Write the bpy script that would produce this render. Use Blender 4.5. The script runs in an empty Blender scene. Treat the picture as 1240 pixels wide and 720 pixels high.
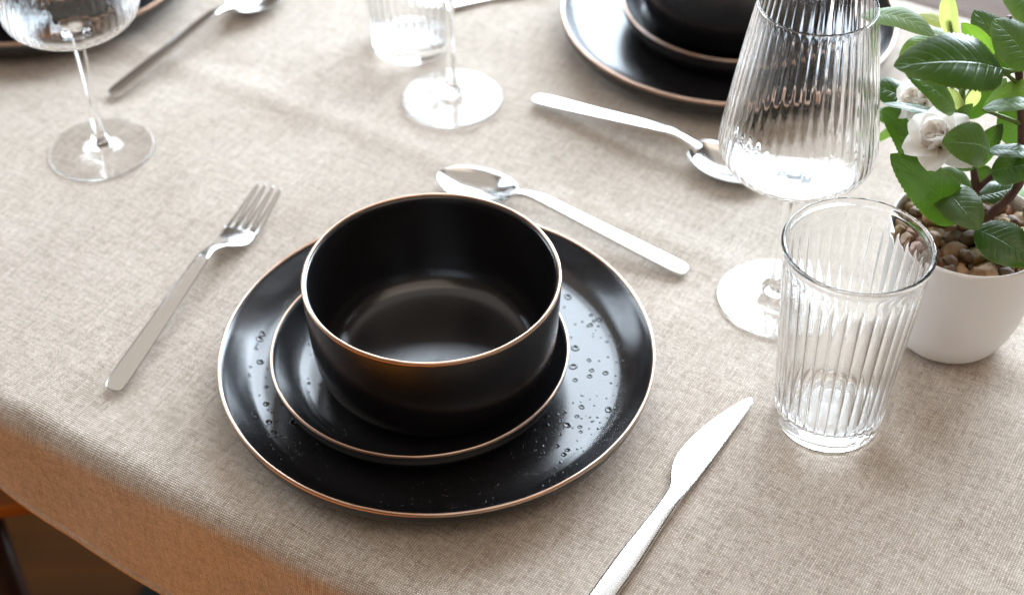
import bpy, bmesh, math, random
from math import sin, cos, pi, radians, atan2, hypot, exp
from mathutils import Vector, Matrix, noise as mnoise

S = bpy.context.scene
COL = S.collection
random.seed(7)

# ------------------------------------------------------------------ camera
cam_d = bpy.data.cameras.new('camera')
cam = bpy.data.objects.new('camera', cam_d); COL.objects.link(cam); S.camera = cam
cam_d.sensor_fit = 'HORIZONTAL'; cam_d.sensor_width = 36.0
cam_d.lens = 54.49
cam_d.clip_start = .02; cam_d.clip_end = 50
PITCH, ROLL, CAMH = 0.73223871, -0.00597814, 0.69260408
fw = Vector((0, cos(PITCH), -sin(PITCH))); up = Vector((0, sin(PITCH), cos(PITCH))); rt = Vector((1, 0, 0))
r2 = rt*cos(ROLL) + up*sin(ROLL); u2 = up*cos(ROLL) - rt*sin(ROLL)
cam.matrix_world = Matrix(((r2.x, u2.x, -fw.x, 0), (r2.y, u2.y, -fw.y, 0), (r2.z, u2.z, -fw.z, CAMH), (0, 0, 0, 1)))
cam_d.dof.use_dof = True
cam_d.dof.focus_distance = 0.895
cam_d.dof.aperture_fstop = 5.0
cam_d.dof.aperture_blades = 9

# ------------------------------------------------------------------ world and lamps
W = bpy.data.worlds.new('World'); S.world = W; W.use_nodes = True
bg = W.node_tree.nodes['Background']
bg.inputs[0].default_value = (.60, .46, .34, 1); bg.inputs[1].default_value = .24     # warm dim room

def area(name, loc, target, sx, sy, power, col):
    d = bpy.data.lights.new(name, 'AREA'); d.shape = 'RECTANGLE'; d.size = sx; d.size_y = sy
    d.energy = power; d.color = col
    o = bpy.data.objects.new(name, d); COL.objects.link(o)
    o.location = loc
    o.rotation_euler = (Vector(target) - Vector(loc)).to_track_quat('-Z', 'Y').to_euler()
    return o
area('window_light', (1.02, 2.70, 1.30), (.90, 0, 1.15), 2.75, 2.2, 245, (.76, .878, 1))
area('back_right_fill', (.95, 2.0, .52), (.30, 1.0, 0), .9, .8, 20, (.76, .878, 1))  # added fill that whitens the cloth behind the plant, not a second window
area('side_window_light', (-2.75, 2.25, 1.25), (-.2, .8, .2), 1.2, 1.9, 58, (.76, .878, 1))
fl = area('floor_bounce_light', (-.35, -.20, -.68), (-.35, -.19, 1), 3.0, .95, 15, (1, .36, .055))
fl.rotation_euler = (pi, 0, radians(-31))
area('ceiling_bounce_fill', (-.4, 1.45, 2.3), (-.4, 1.45, 0), 3.4, 3.4, 22, (1, .93, .86))  # added overhead fill standing in for bounce off the ceiling, no lamp hangs there
area('front_fill', (.55, -.45, 2.05), (.25, .55, 0), 2.4, 1.6, 16, (1, .83, .70))  # added warm fill from above the camera for pot and front cloth

S.view_settings.view_transform = 'Standard'; S.view_settings.look = 'None'
S.view_settings.exposure = 0; S.view_settings.gamma = 1
S.view_settings.use_curve_mapping = False
S.render.engine = 'CYCLES'
cy = S.cycles
cy.max_bounces = 20; cy.transmission_bounces = 18; cy.glossy_bounces = 8; cy.diffuse_bounces = 5
cy.transparent_max_bounces = 16
cy.caustics_refractive = True; cy.caustics_reflective = True; cy.blur_glossy = 0
cy.sample_clamp_indirect = 45; cy.sample_clamp_direct = 0
cy.use_denoising = True
try: cy.denoiser = 'OPENIMAGEDENOISE'; cy.denoising_input_passes = 'RGB_ALBEDO_NORMAL'
except Exception: pass

# ------------------------------------------------------------------ node helpers
class NT:
    def __init__(s, name):
        s.m = bpy.data.materials.new(name); s.m.use_nodes = True
        s.t = s.m.node_tree; s.p = s.t.nodes['Principled BSDF']; s.out = s.t.nodes['Material Output']
    def n(s, kind, **kw):
        nd = s.t.nodes.new(kind)
        for k, v in kw.items(): setattr(nd, k, v)
        return nd
    def l(s, a, b): s.t.links.new(a, b)
    def put(s, sock, v):
        if hasattr(v, 'is_output'): s.l(v, sock)
        elif v is not None: sock.default_value = v
    def math(s, op, a, b=None, c=None, clamp=False):
        nd = s.n('ShaderNodeMath', operation=op); nd.use_clamp = clamp
        for i, v in enumerate((a, b, c)):
            if v is not None: s.put(nd.inputs[i], v)
        return nd.outputs[0]
    def mix(s, f, a, b):
        nd = s.n('ShaderNodeMix', data_type='RGBA'); s.put(nd.inputs[0], f)
        for i, v in ((6, a), (7, b)): s.put(nd.inputs[i], v if hasattr(v, 'is_output') else (*v, 1))
        return nd.outputs[2]
    def noise(s, vec, scale, detail=3, rough=.55):
        nd = s.n('ShaderNodeTexNoise'); nd.inputs['Scale'].default_value = scale
        nd.inputs['Detail'].default_value = detail; nd.inputs['Roughness'].default_value = rough
        if vec is not None: s.l(vec, nd.inputs['Vector'])
        return nd.outputs['Fac']
    def coord(s, which='Object'):
        return s.n('ShaderNodeTexCoord').outputs[which]
    def mapped(s, vec, scale):
        nd = s.n('ShaderNodeMapping'); s.l(vec, nd.inputs[0]); nd.inputs['Scale'].default_value = scale
        return nd.outputs[0]
    def ramp(s, f, pts):
        nd = s.n('ShaderNodeValToRGB'); s.l(f, nd.inputs[0]); e = nd.color_ramp.elements
        while len(e) < len(pts): e.new(.5)
        for el, (x, c) in zip(e, pts): el.position = x; el.color = (*c, 1)
        return nd.outputs[0]
    def bump(s, h, strength, dist, normal=None):
        nd = s.n('ShaderNodeBump'); s.l(h, nd.inputs['Height'])
        nd.inputs['Strength'].default_value = strength; nd.inputs['Distance'].default_value = dist
        if normal: s.l(normal, nd.inputs['Normal'])
        return nd.outputs[0]
    def set(s, **kw):
        for k, v in kw.items(): s.put(s.p.inputs[k.replace('_', ' ')], v)
        return s

def plain(name, col, rough, metal=0, **kw):
    m = NT(name); m.set(Base_Color=(*col, 1), Roughness=rough, Metallic=metal, **kw); return m.m

# linen
def make_linen():
    m = NT('linen'); uv = m.coord('UV'); sep = m.n('ShaderNodeSeparateXYZ'); m.l(uv, sep.inputs[0])
    # slight wander of the threads
    wn = m.noise(uv, 35, 2); wob = m.math('MULTIPLY', m.math('SUBTRACT', wn, .5), .0022)
    wn2 = m.noise(m.mapped(uv, (1, 1.7, 1)), 28, 2); wob2 = m.math('MULTIPLY', m.math('SUBTRACT', wn2, .5), .0022)
    P = 1/.00145
    u = m.math('MULTIPLY', m.math('ADD', sep.outputs[0], wob), P); v = m.math('MULTIPLY', m.math('ADD', sep.outputs[1], wob2), P*1.06)
    su = m.math('SINE', m.math('MULTIPLY', u, pi)); sv = m.math('SINE', m.math('MULTIPLY', v, pi))
    q = m.math('MULTIPLY_ADD', m.math('MULTIPLY', su, sv), .9, .5, clamp=True)
    au = m.math('ABSOLUTE', su); av = m.math('ABSOLUTE', sv)
    h = m.math('ADD', m.math('MULTIPLY', au, q), m.math('MULTIPLY', av, m.math('SUBTRACT', 1, q)))
    gap = m.math('MULTIPLY', au, av)
    fu = m.math('FLOOR', u); fv = m.math('FLOOR', v)
    def thread(a, along):
        w = m.n('ShaderNodeCombineXYZ'); m.l(a, w.inputs[0]); m.l(m.math('MULTIPLY', along, .06), w.inputs[1])
        return m.noise(w.outputs[0], 1.0, 2, .6)
    tu = thread(m.math('MULTIPLY', fu, 7.31), v); tv = thread(m.math('MULTIPLY_ADD', fv, 5.77, 91.3), u)
    tone = m.math('ADD', m.math('MULTIPLY', tu, q), m.math('MULTIPLY', tv, m.math('SUBTRACT', 1, q)))
    big = m.noise(uv, 9, 4)
    def cell(au_, av_):
        w = m.n('ShaderNodeCombineXYZ'); m.l(au_, w.inputs[0]); m.l(av_, w.inputs[1])
        nd = m.n('ShaderNodeTexWhiteNoise', noise_dimensions='2D'); m.l(w.outputs[0], nd.inputs['Vector']); return nd.outputs['Value']
    ca = cell(m.math('FLOOR', m.math('MULTIPLY', u, .5)), fv); cb = cell(fu, m.math('FLOOR', m.math('MULTIPLY_ADD', v, .5, 40)))
    grain = m.math('ADD', m.math('MULTIPLY', ca, m.math('SUBTRACT', 1, q)), m.math('MULTIPLY', cb, q))
    f = m.math('ADD', m.math('MULTIPLY_ADD', grain, .20, m.math('MULTIPLY', h, .34)), m.math('MULTIPLY_ADD', tone, .78, -.20))
    f = m.math('ADD', f, m.math('MULTIPLY', gap, .20))
    f = m.math('ADD', f, m.math('MULTIPLY_ADD', big, .3, -.17))
    c = m.ramp(f, [(.12, (.13, .088, .056)), (.42, (.37, .308, .244)), (.72, (.605, .535, .462)), (1, (.80, .735, .665))])
    m.set(Base_Color=c, Roughness=.88)
    m.p.inputs['Sheen Weight'].default_value = .15
    m.p.inputs['Specular IOR Level'].default_value = .2
    m.set(Normal=m.bump(m.math('MULTIPLY_ADD', gap, .5, h), .55, .0006))
    return m.m
LINEN = make_linen()

def make_black():
    m = NT('black_stoneware'); o = m.coord()
    n1 = m.noise(o, 60, 4); n2 = m.noise(o, 900, 2)
    m.set(Base_Color=m.mix(n1, (.0065, .0062, .0075), (.011, .0105, .0115)),
          Roughness=m.math('MULTIPLY_ADD', n1, .06, .20))
    m.p.inputs['Specular IOR Level'].default_value = .80
    m.set(Normal=m.bump(n2, .04, .0004))
    return m.m
BLACK = make_black()
SPOT = plain('black_glaze', (.008, .008, .009), .07)
def make_copper():
    m = NT('copper_glaze'); o = m.coord(); n1 = m.noise(o, 45, 4); n2 = m.noise(o, 320, 3)
    c = m.mix(n1, (.46, .25, .15), (.70, .48, .36))
    m.p.inputs['Coat Weight'].default_value = .5; m.p.inputs['Coat Roughness'].default_value = .12; m.p.inputs['Coat IOR'].default_value = 1.7
    c = m.mix(m.math('MULTIPLY_ADD', n2, 3, -1.9, clamp=True), c, (.16, .08, .05))
    c = m.mix(m.math('MULTIPLY_ADD', m.noise(o, 14, 2), 5, -2.6, clamp=True), c, (.58, .48, .41))
    m.set(Base_Color=c, Metallic=.9, Roughness=m.math('MULTIPLY_ADD', n1, .2, .22))
    return m.m
COPPER = make_copper()
def make_steel(name, rough, col=(.66, .65, .63), stretch=(14, 420, 160)):
    m = NT(name); o = m.coord(); n1 = m.noise(m.mapped(o, stretch), 1, 3); n2 = m.noise(o, 55, 4)
    m.set(Base_Color=(*col, 1), Metallic=1, Roughness=m.math('ADD', m.math('MULTIPLY_ADD', n1, .012, rough-.006), m.math('MULTIPLY', n2, .02)))
    return m.m
STEEL = make_steel('brushed_steel', .17)
POLISH = make_steel('polished_steel', .17, (.60, .595, .58), (60, 60, 60))
def make_glass():
    m = NT('clear_glass')
    m.set(Base_Color=(.997, 1, .998, 1), Roughness=0, IOR=1.45)
    m.p.inputs['Transmission Weight'].default_value = 1
    return m.m
GLASS = make_glass()
def make_pot():
    m = NT('white_ceramic'); o = m.coord(); n1 = m.noise(o, 18, 3)
    m.set(Base_Color=m.mix(n1, (.86, .835, .815), (.90, .88, .86)), Roughness=.42)
    m.p.inputs['Subsurface Weight'].default_value = .15
    m.p.inputs['Subsurface Radius'].default_value = (.006, .004, .003)
    m.set(Normal=m.bump(m.noise(o, 140, 2), .03, .0005))
    return m.m
POT = make_pot()
def make_leaf(name, dark, lite, vein, trans, tw, rough):
    m = NT(name); uv = m.coord('UV'); o = m.coord()
    sep = m.n('ShaderNodeSeparateXYZ'); m.l(uv, sep.inputs[0])      # x along the leaf 0..1, y across -1..1 -> 0..1
    ya = m.math('ABSOLUTE', m.math('MULTIPLY_ADD', sep.outputs[1], 2, -1))
    mid = m.math('SUBTRACT', 1, m.math('MULTIPLY', ya, 22), clamp=True)
    k = m.math('MULTIPLY', m.math('SUBTRACT', sep.outputs[0], m.math('MULTIPLY', ya, .22)), 9)
    side = m.math('POWER', m.math('ABSOLUTE', m.math('COSINE', m.math('MULTIPLY', k, pi))), 14)
    side = m.math('MULTIPLY', side, m.math('SUBTRACT', 1, ya, clamp=True))
    n1 = m.noise(o, 70, 4); n2 = m.noise(o, 420, 3)
    c = m.mix(n1, dark, lite)
    c = m.mix(m.math('MULTIPLY', side, .28), c, vein); c = m.mix(m.math('MULTIPLY', mid, .75), c, vein)
    edge = m.math('MULTIPLY_ADD', ya, 14, -13.0, clamp=True)
    c = m.mix(m.math('MULTIPLY', edge, .7), c, (.22, .26, .07))
    hgt = m.math('SUBTRACT', m.math('MULTIPLY', n2, .25), m.math('ADD', m.math('MULTIPLY', side, .7), mid))
    nrm = m.bump(hgt, .5, .0006)
    m.set(Base_Color=c, Roughness=m.math('MULTIPLY_ADD', n1, .14, rough-.05), Normal=nrm)
    tr = m.n('ShaderNodeBsdfTranslucent'); tr.inputs[0].default_value = (*trans, 1)
    mx = m.n('ShaderNodeMixShader'); mx.inputs[0].default_value = tw
    m.l(m.p.outputs[0], mx.inputs[1]); m.l(tr.outputs[0], mx.inputs[2]); m.l(mx.outputs[0], m.out.inputs[0])
    return m.m
LEAF = {
 'dark': make_leaf('leaf_dark_green', (.017, .046, .009), (.036, .080, .016), (.080, .145, .03), (.12, .26, .016), .22, .27),
 'mid': make_leaf('leaf_mid_green', (.045, .095, .026), (.080, .135, .045), (.14, .21, .07), (.18, .34, .04), .28, .36),
 'lime': make_leaf('leaf_lime_green', (.075, .16, .018), (.13, .23, .03), (.20, .28, .06), (.26, .46, .04), .40, .38),
 'pale': make_leaf('leaf_pale_green', (.10, .17, .075), (.17, .24, .11), (.26, .34, .12), (.28, .44, .12), .35, .40),
 'young': make_leaf('leaf_young_yellow_green', (.33, .40, .09), (.48, .50, .17), (.55, .58, .22), (.66, .74, .20), .45, .42),
}
def make_petal():
    m = NT('white_petal'); o = m.coord('UV'); sep = m.n('ShaderNodeSeparateXYZ'); m.l(o, sep.inputs[0])
    n1 = m.noise(m.mapped(o, (3, 26, 1)), 1.5, 3)
    c = m.mix(m.math('MULTIPLY_ADD', sep.outputs[0], -1.6, .8, clamp=True), (.90, .885, .865), (.88, .82, .68))
    m.set(Base_Color=c, Roughness=.55, Normal=m.bump(n1, .15, .0008))
    tr = m.n('ShaderNodeBsdfTranslucent'); tr.inputs[0].default_value = (.92, .86, .80, 1)
    mx = m.n('ShaderNodeMixShader'); mx.inputs[0].default_value = .5
    m.l(m.p.outputs[0], mx.inputs[1]); m.l(tr.outputs[0], mx.inputs[2]); m.l(mx.outputs[0], m.out.inputs[0])
    return m.m
PETAL = make_petal()
def make_bark(name, a, b):
    m = NT(name); o = m.coord(); n1 = m.noise(m.mapped(o, (1, 1, .35)), 260, 4)
    m.set(Base_Color=m.mix(n1, a, b), Roughness=.6, Normal=m.bump(n1, .4, .0008)); return m.m
BARK = make_bark('reddish_bark', (.075, .032, .026), (.17, .085, .070))
GREENSTEM = make_bark('green_stem', (.10, .17, .03), (.20, .27, .06))
def make_pebble(name, a, b, c2):
    m = NT(name); o = m.coord(); n1 = m.noise(o, 160, 5, .6); n2 = m.noise(o, 700, 3); n3 = m.noise(o, 60, 2)
    c = m.mix(m.math('MULTIPLY_ADD', n1, 2.2, -.6, clamp=True), a, b)
    c = m.mix(m.math('MULTIPLY_ADD', n3, 4, -2, clamp=True), c, c2)
    m.set(Base_Color=c, Roughness=.62, Normal=m.bump(n2, .35, .0005)); return m.m
PEBBLE = [make_pebble('pebble_brown', (.10, .036, .010), (.24, .10, .034), (.15, .06, .02)),
          make_pebble('pebble_ochre', (.15, .075, .022), (.27, .145, .05), (.10, .05, .018)),
          make_pebble('pebble_olive', (.12, .07, .015), (.27, .165, .045), (.17, .095, .022)),
          make_pebble('pebble_tan', (.30, .165, .07), (.46, .29, .15), (.20, .10, .045)),
          make_pebble('pebble_dark', (.06, .032, .014), (.16, .09, .04), (.09, .05, .022))]
SOIL = plain('dark_soil', (.018, .012, .008), .9)
def make_wood(name, a, b, rough, scale=8):
    m = NT(name); o = m.coord(); w = m.noise(m.mapped(o, (scale*.25, scale*4, scale*4)), 1.6, 5, .6)
    m.p.inputs['Specular IOR Level'].default_value = .5 if rough < .6 else .08
    m.set(Base_Color=m.mix(m.math('MULTIPLY_ADD', w, 2, -.5, clamp=True), a, b), Roughness=rough, Normal=m.bump(w, .1, .001)); return m.m
OAK = make_wood('orange_wood', (.26, .10, .022), (.42, .19, .055), .4)
SHADED_WOOD = make_wood('shaded_red_wood', (.014, .004, .003), (.030, .010, .006), .4)  # stool leg wood, the shade under the table is put into its colour
FLOORW = make_wood('brown_floor_wood', (.028, .0085, .0008), (.056, .019, .002), .8, 3)
GREYPAD = plain('grey_seat_fabric', (.34, .30, .29), .9)
GREENRUG = plain('dark_green_fabric', (.004, .010, .005), .95)

# ------------------------------------------------------------------ object helpers
def tag(o, label=None, cat=None, group=None, kind=None):
    if label: o['label'] = label
    if cat: o['category'] = cat
    if group: o['group'] = group
    if kind: o['kind'] = kind
    return o
def mobj(name, verts, faces, mat, parent=None, smooth=True, uvs=None, loc=None):
    me = bpy.data.meshes.new(name); me.from_pydata([tuple(v) for v in verts], [], faces)
    if uvs:
        ul = me.uv_layers.new(name='UVMap')
        for lp in me.loops: ul.data[lp.index].uv = uvs[lp.vertex_index]
    me.materials.append(mat)
    if smooth: me.polygons.foreach_set('use_smooth', [True]*len(me.polygons))
    me.update()
    o = bpy.data.objects.new(name, me); COL.objects.link(o)
    if parent: o.parent = parent
    if loc: o.location = loc
    return o
def empty(name, loc, rz=0):
    o = bpy.data.objects.new(name, None); COL.objects.link(o); o.location = loc; o.rotation_euler = (0, 0, rz)
    o.empty_display_size = .02
    return o
def copy_tree(o, parent=None):
    c = o.copy(); COL.objects.link(c)
    if parent: c.parent = parent
    for ch in list(o.children): copy_tree(ch, c)
    return c
def lathe(prof, seg, fn=None, closed=False, cap0=False, cap1=False):
    """prof: list of (r, z); fn(r, z, a, i) -> r"""
    V = []; F = []; N = len(prof)
    for i, (r, z) in enumerate(prof):
        for k in range(seg):
            a = 2*pi*k/seg; rr = fn(r, z, a, i) if fn else r
            V.append((rr*cos(a), rr*sin(a), z))
    for i in range(N if closed else N-1):
        j = (i+1) % N
        for k in range(seg):
            k2 = (k+1) % seg
            F.append((i*seg+k, i*seg+k2, j*seg+k2, j*seg+k))
    if cap0: F.append(tuple(range(seg-1, -1, -1)))
    if cap1: F.append(tuple((N-1)*seg+k for k in range(seg)))
    return V, F
def smoothline(pts, n):
    """Catmull-Rom through tuples, n samples per span"""
    P = [Vector(p) for p in pts]; out = []
    for i in range(len(P)-1):
        a = P[max(i-1, 0)]; b = P[i]; c = P[i+1]; d = P[min(i+2, len(P)-1)]
        for k in range(n):
            t = k/n
            out.append(.5*((2*b)+(c-a)*t+(2*a-5*b+4*c-d)*t*t+(3*b-a-3*c+d)*t**3))
    out.append(P[-1]); return out
def prof_smooth(pts, n=4):
    return [(max(v[0], 0), v[1]) for v in smoothline([(a, b, 0) for a, b in pts], n)]
def box(x0, x1, y0, y1, z0, z1, bev=.004):
    bm = bmesh.new(); bmesh.ops.create_cube(bm, size=1)
    bmesh.ops.scale(bm, vec=(x1-x0, y1-y0, z1-z0), verts=bm.verts)
    bmesh.ops.translate(bm, vec=((x0+x1)/2, (y0+y1)/2, (z0+z1)/2), verts=bm.verts)
    bmesh.ops.bevel(bm, geom=list(bm.edges), offset=bev, segments=2, affect='EDGES')
    bm.verts.ensure_lookup_table(); V = [v.co.copy() for v in bm.verts]; F = [[v.index for v in f.verts] for f in bm.faces]
    bm.free(); return V, F
def tube(path, rad, seg=10):
    V = []; F = []; n = len(path); P = [Vector(p) for p in path]
    ref = Vector((0, 0, 1)) if abs((P[-1]-P[0]).normalized().z) < .9 else Vector((1, 0, 0))
    for i, p in enumerate(P):
        t = (P[min(i+1, n-1)]-P[max(i-1, 0)]).normalized(); a = t.cross(ref).normalized(); b = t.cross(a)
        for k in range(seg):
            q = 2*pi*k/seg; V.append(p+(a*cos(q)+b*sin(q))*rad[i])
    for i in range(n-1):
        for k in range(seg):
            F.append((i*seg+k, i*seg+(k+1) % seg, (i+1)*seg+(k+1) % seg, (i+1)*seg+k))
    F.append(tuple(range(seg-1, -1, -1))); F.append(tuple((n-1)*seg+k for k in range(seg)))
    return V, F

# ------------------------------------------------------------------ floor, table linen
EA = radians(-31.0)
EU = Vector((cos(EA), sin(EA), 0)); EN = Vector((-sin(EA), cos(EA), 0))
def un(u, n, z=0): return EU*u + EN*n + Vector((0, 0, z))
FLOORZ = -.74
V = [(-6, -6, FLOORZ), (6, -6, FLOORZ), (6, 6, FLOORZ), (-6, 6, FLOORZ)]
tag(mobj('floor', V, [(0, 1, 2, 3)], FLOORW, smooth=False), kind='structure')

A0, A1, B0, B1, RC, DROP = -1.20, .62, .408, 1.163, .016, .104
def fold(x, a, b):
    """arc length x (0 on the flat) -> position along the axis and drop"""
    def end(d):
        if d <= RC*pi/2: t = d/RC; return RC*sin(t), RC*(1-cos(t))
        return RC, RC + d - RC*pi/2
    if x < a+RC: o, z = end(a+RC-x); return a+RC-o, z
    if x > b-RC: o, z = end(x-b+RC); return b-RC+o, z
    return x, 0
def samples(a, b, step):
    L = RC*pi/2 + DROP - RC
    lo = a+RC; hi = b-RC; out = []
    for k in range(9): out.append(lo-L+(L-RC*pi/2)*k/8)
    for k in range(1, 10): out.append(lo-RC*pi/2+RC*pi/2*k/9)
    m = int((hi-lo)/step)
    for k in range(1, m): out.append(lo+(hi-lo)*k/m)
    for k in range(10): out.append(hi+RC*pi/2*k/9)
    for k in range(1, 9): out.append(hi+RC*pi/2+(L-RC*pi/2)*k/8)
    return out
def front_drop(u):
    q = max(-.2, min(.17, -.498-u))
    return .108 - .133*q, .060*q
def cloth_z(u, n):
    z = .0017*mnoise.noise(Vector((u*5, n*7, 0))) + .0003*mnoise.noise(Vector((u*22, n*17, 3)))
    for (cu, cn, dirn, amp, w) in CREASES:
        d = (n-cn) if dirn == 0 else (u-cu)
        z += amp*exp(-(d/w)**2)
    return z
CREASES = [(0, .765, 0, .0026, .011), (-.60, 0, 1, .0022, .011), (0, 1.0, 0, .0009, .007), (-.15, 0, 1, .0008, .007)]
sa = samples(A0, A1, .012); sb = samples(B0, B1, .009)
V = []; UV = []; F = []
for i, s in enumerate(sa):
    us, zs = fold(s, A0, A1)
    for j, t in enumerate(sb):
        ns, zt = fold(t, B0, B1)
        dz = zs + zt
        lean = 0
        if t < .7 and zt > RC:
            hd, ln_ = front_drop(us); fr = (zt-RC)/(DROP-RC)
            zt2 = RC + (hd-RC)*fr; dz = zs + zt2; lean = ln_*fr
        out = .008*sin(s*9+1.3)*min(dz/.1, 1) + .004*mnoise.noise(Vector((s*14, t*4, 5)))*min(dz/.05, 1)
        nn = ns + lean - (out if t < .7 else -out)*(1 if zt > 0 else 0)
        flat = 1-min(dz/.02, 1)
        V.append(un(us, nn, -dz + cloth_z(us, ns)*flat - .0006)); UV.append((s, t))
nb = len(sb)
for i in range(len(sa)-1):
    for j in range(nb-1): F.append((i*nb+j, (i+1)*nb+j, (i+1)*nb+j+1, i*nb+j+1))
cloth = mobj('tablecloth', V, F, LINEN, uvs=UV)
tag(cloth, 'beige coarse woven linen tablecloth spread over the table and hanging down in front', 'tablecloth')
# hem: the doubled strip along the bottom of the front drop
V = []; UV = []; F = []
for i, s in enumerate(sa):
    lo = cloth.data.vertices[i*nb].co; hi = cloth.data.vertices[i*nb+1].co; d = (hi-lo).normalized()
    for j, (a, b) in enumerate(((.0002, .0065), (-.0006, .0058), (-.0008, .003), (-.0006, 0), (0, -.0008), (.0008, -.0002), (.0008, .004))):
        V.append(lo + EN*a + d*b); UV.append((s, .2+j*.002))
for i in range(len(sa)-1):
    for j in range(6): F.append((i*7+j, (i+1)*7+j, (i+1)*7+j+1, i*7+j+1))
hem = mobj('hem', V, F, LINEN, cloth, uvs=UV)

# ------------------------------------------------------------------ seats seen past the cloth
def stool(name, loc, rz, w, d, top, mat_seat, mat_leg, pad=None):
    r = empty(name, loc, rz)
    V, F = box(-w/2, w/2, 0, d, top-.032, top, .006); mobj('seat', V, F, mat_seat, r)
    for sx in (-1, 1):
        for sy in (0, 1):
            x = sx*(w/2-.157); y = .022 + sy*(d-.044)
            V, F = box(x-.018, x+.018, y-.018, y+.018, FLOORZ, top-.032, .004); mobj('leg', V, F, mat_leg, r)
    if pad:
        V, F = box(-w/2+.02, w/2-.02, .022, d-.02, top, top+.03, .012); mobj('pad', V, F, pad, r)
    return r
o = stool('stool', (-.500, .836, 0), radians(9), .40, .55, -.288, OAK, SHADED_WOOD)
tag(o, 'orange wooden stool with legs coloured dark as in shade under the tablecloth at lower left', 'stool')
pf = un(-.20, 1.262)
o = stool('stool', (pf.x, pf.y, 0), EA, .42, .36, -.10, OAK, OAK, GREYPAD)
tag(o, 'wooden stool with grey pad beyond the far edge of the tablecloth', 'stool')
V, F = box(0, .5, 0, .35, FLOORZ+.002, FLOORZ+.02, .006)
o = mobj('rug', V, F, GREENRUG, loc=(-.432, 1.045, 0)); o.rotation_euler = (0, 0, radians(-14))
tag(o, 'dark green rug corner on the brown floor at bottom left', 'rug')

# ------------------------------------------------------------------ black stoneware
DINNER_SPOTS = [[0.0838, 0.0662, 0.00158], [0.0811, 0.0563, 0.0006], [0.0982, 0.0481, 0.00084], [0.1018, 0.0437, 0.00066], [0.0877, 0.0398, 0.00054], [0.1075, 0.0229, 0.00065], [0.1116, 0.0232, 0.00047], [0.1095, 0.028, 0.00047], [0.1125, 0.0038, 0.00046], [0.087, 0.0176, 0.00164], [0.0953, 0.0065, 0.00093], [0.0852, 0.0009, 0.00162], [0.1052, -0.0052, 0.00115], [0.0955, -0.0026, 0.00058], [0.1016, 0.0056, 0.00052], [0.1259, 0.0142, 0.0007], [0.086, -0.011, 0.00103], [0.1117, -0.0169, 0.00051], [0.1186, -0.0257, 0.00085], [0.0891, -0.0344, 0.00112], [0.1055, -0.0374, 0.00157], [0.0786, -0.0387, 0.0009], [0.086, -0.0423, 0.00089], [0.0797, -0.0495, 0.0015], [0.0669, -0.0501, 0.00122], [0.0676, -0.0425, 0.00078], [0.0759, -0.0464, 0.00078], [0.0656, -0.0607, 0.00077], [0.0709, -0.0585, 0.00055], [0.0752, -0.057, 0.00077], [0.0734, -0.0667, 0.00093], [0.0794, -0.07, 0.00098], [0.0874, -0.0511, 0.00089], [0.0878, -0.0552, 0.00077], [0.0938, -0.0435, 0.0005], [0.1012, -0.053, 0.00072], [0.1015, -0.058, 0.00044], [0.0929, -0.0529, 0.00044], [0.0839, -0.0309, 0.00051], [0.0944, -0.0282, 0.0004], [0.1046, -0.0276, 0.00045], [0.0686, -0.0888, 0.00054], [0.0627, -0.0999, 0.00117], [0.067, -0.0957, 0.00086], [0.058, -0.0892, 0.00065], [0.0859, -0.0764, 0.00043], [0.0802, -0.084, 0.00043], [0.0829, -0.0521, 0.0005], [0.0625, -0.0758, 0.00038], [0.0607, -0.0892, 0.00043], [0.0661, -0.0859, 0.00032], [-0.1207, 0.069, 0.00091], [-0.1084, 0.0661, 0.00091], [-0.1039, 0.058, 0.00054], [-0.1204, 0.0492, 0.00048], [-0.111, 0.0486, 0.00042], [-0.1303, 0.0335, 0.00083], [-0.114, 0.0303, 0.00142], [-0.1206, 0.0266, 0.00153], [-0.1195, 0.0172, 0.0007], [-0.1163, 0.0168, 0.0007], [-0.1126, 0.0059, 0.00139], [-0.1197, -0.0003, 0.00069], [-0.1202, -0.0077, 0.0008], [-0.1087, 0.0412, 0.00048], [-0.1076, 0.0004, 0.00052], [-0.1269, 0.0206, 0.00041], [-0.1077, -0.0074, 0.00046], [-0.1201, 0.0421, 0.00054], [-0.1338, 0.0241, 0.00053], [-0.1129, 0.0063, 0.00127], [-0.1049, -0.0305, 0.00123], [-0.1115, -0.0427, 0.00137], [-0.1014, -0.0459, 0.00122], [-0.0977, -0.0544, 0.00121], [-0.0952, -0.0306, 0.00084], [-0.0863, -0.0463, 0.00156], [-0.1046, -0.0534, 0.00048], [-0.1053, -0.0581, 0.00043], [-0.0995, -0.0585, 0.00087], [-0.0961, -0.0588, 0.00068], [-0.0881, -0.0615, 0.00058], [-0.0837, -0.0622, 0.00048], [-0.0863, -0.0647, 0.00067], [-0.0875, -0.069, 0.00067], [-0.0825, -0.0693, 0.00067], [-0.0794, -0.0717, 0.00076], [-0.0834, -0.0747, 0.00057], [-0.0906, -0.0741, 0.00043], [-0.1007, -0.0216, 0.0005], [-0.1002, -0.0257, 0.0004], [-0.1099, -0.0236, 0.00045], [-0.1031, -0.0357, 0.00049], [-0.102, -0.0495, 0.00049], [-0.0929, -0.0575, 0.00048], [-0.0948, -0.0435, 0.00044]]
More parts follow.
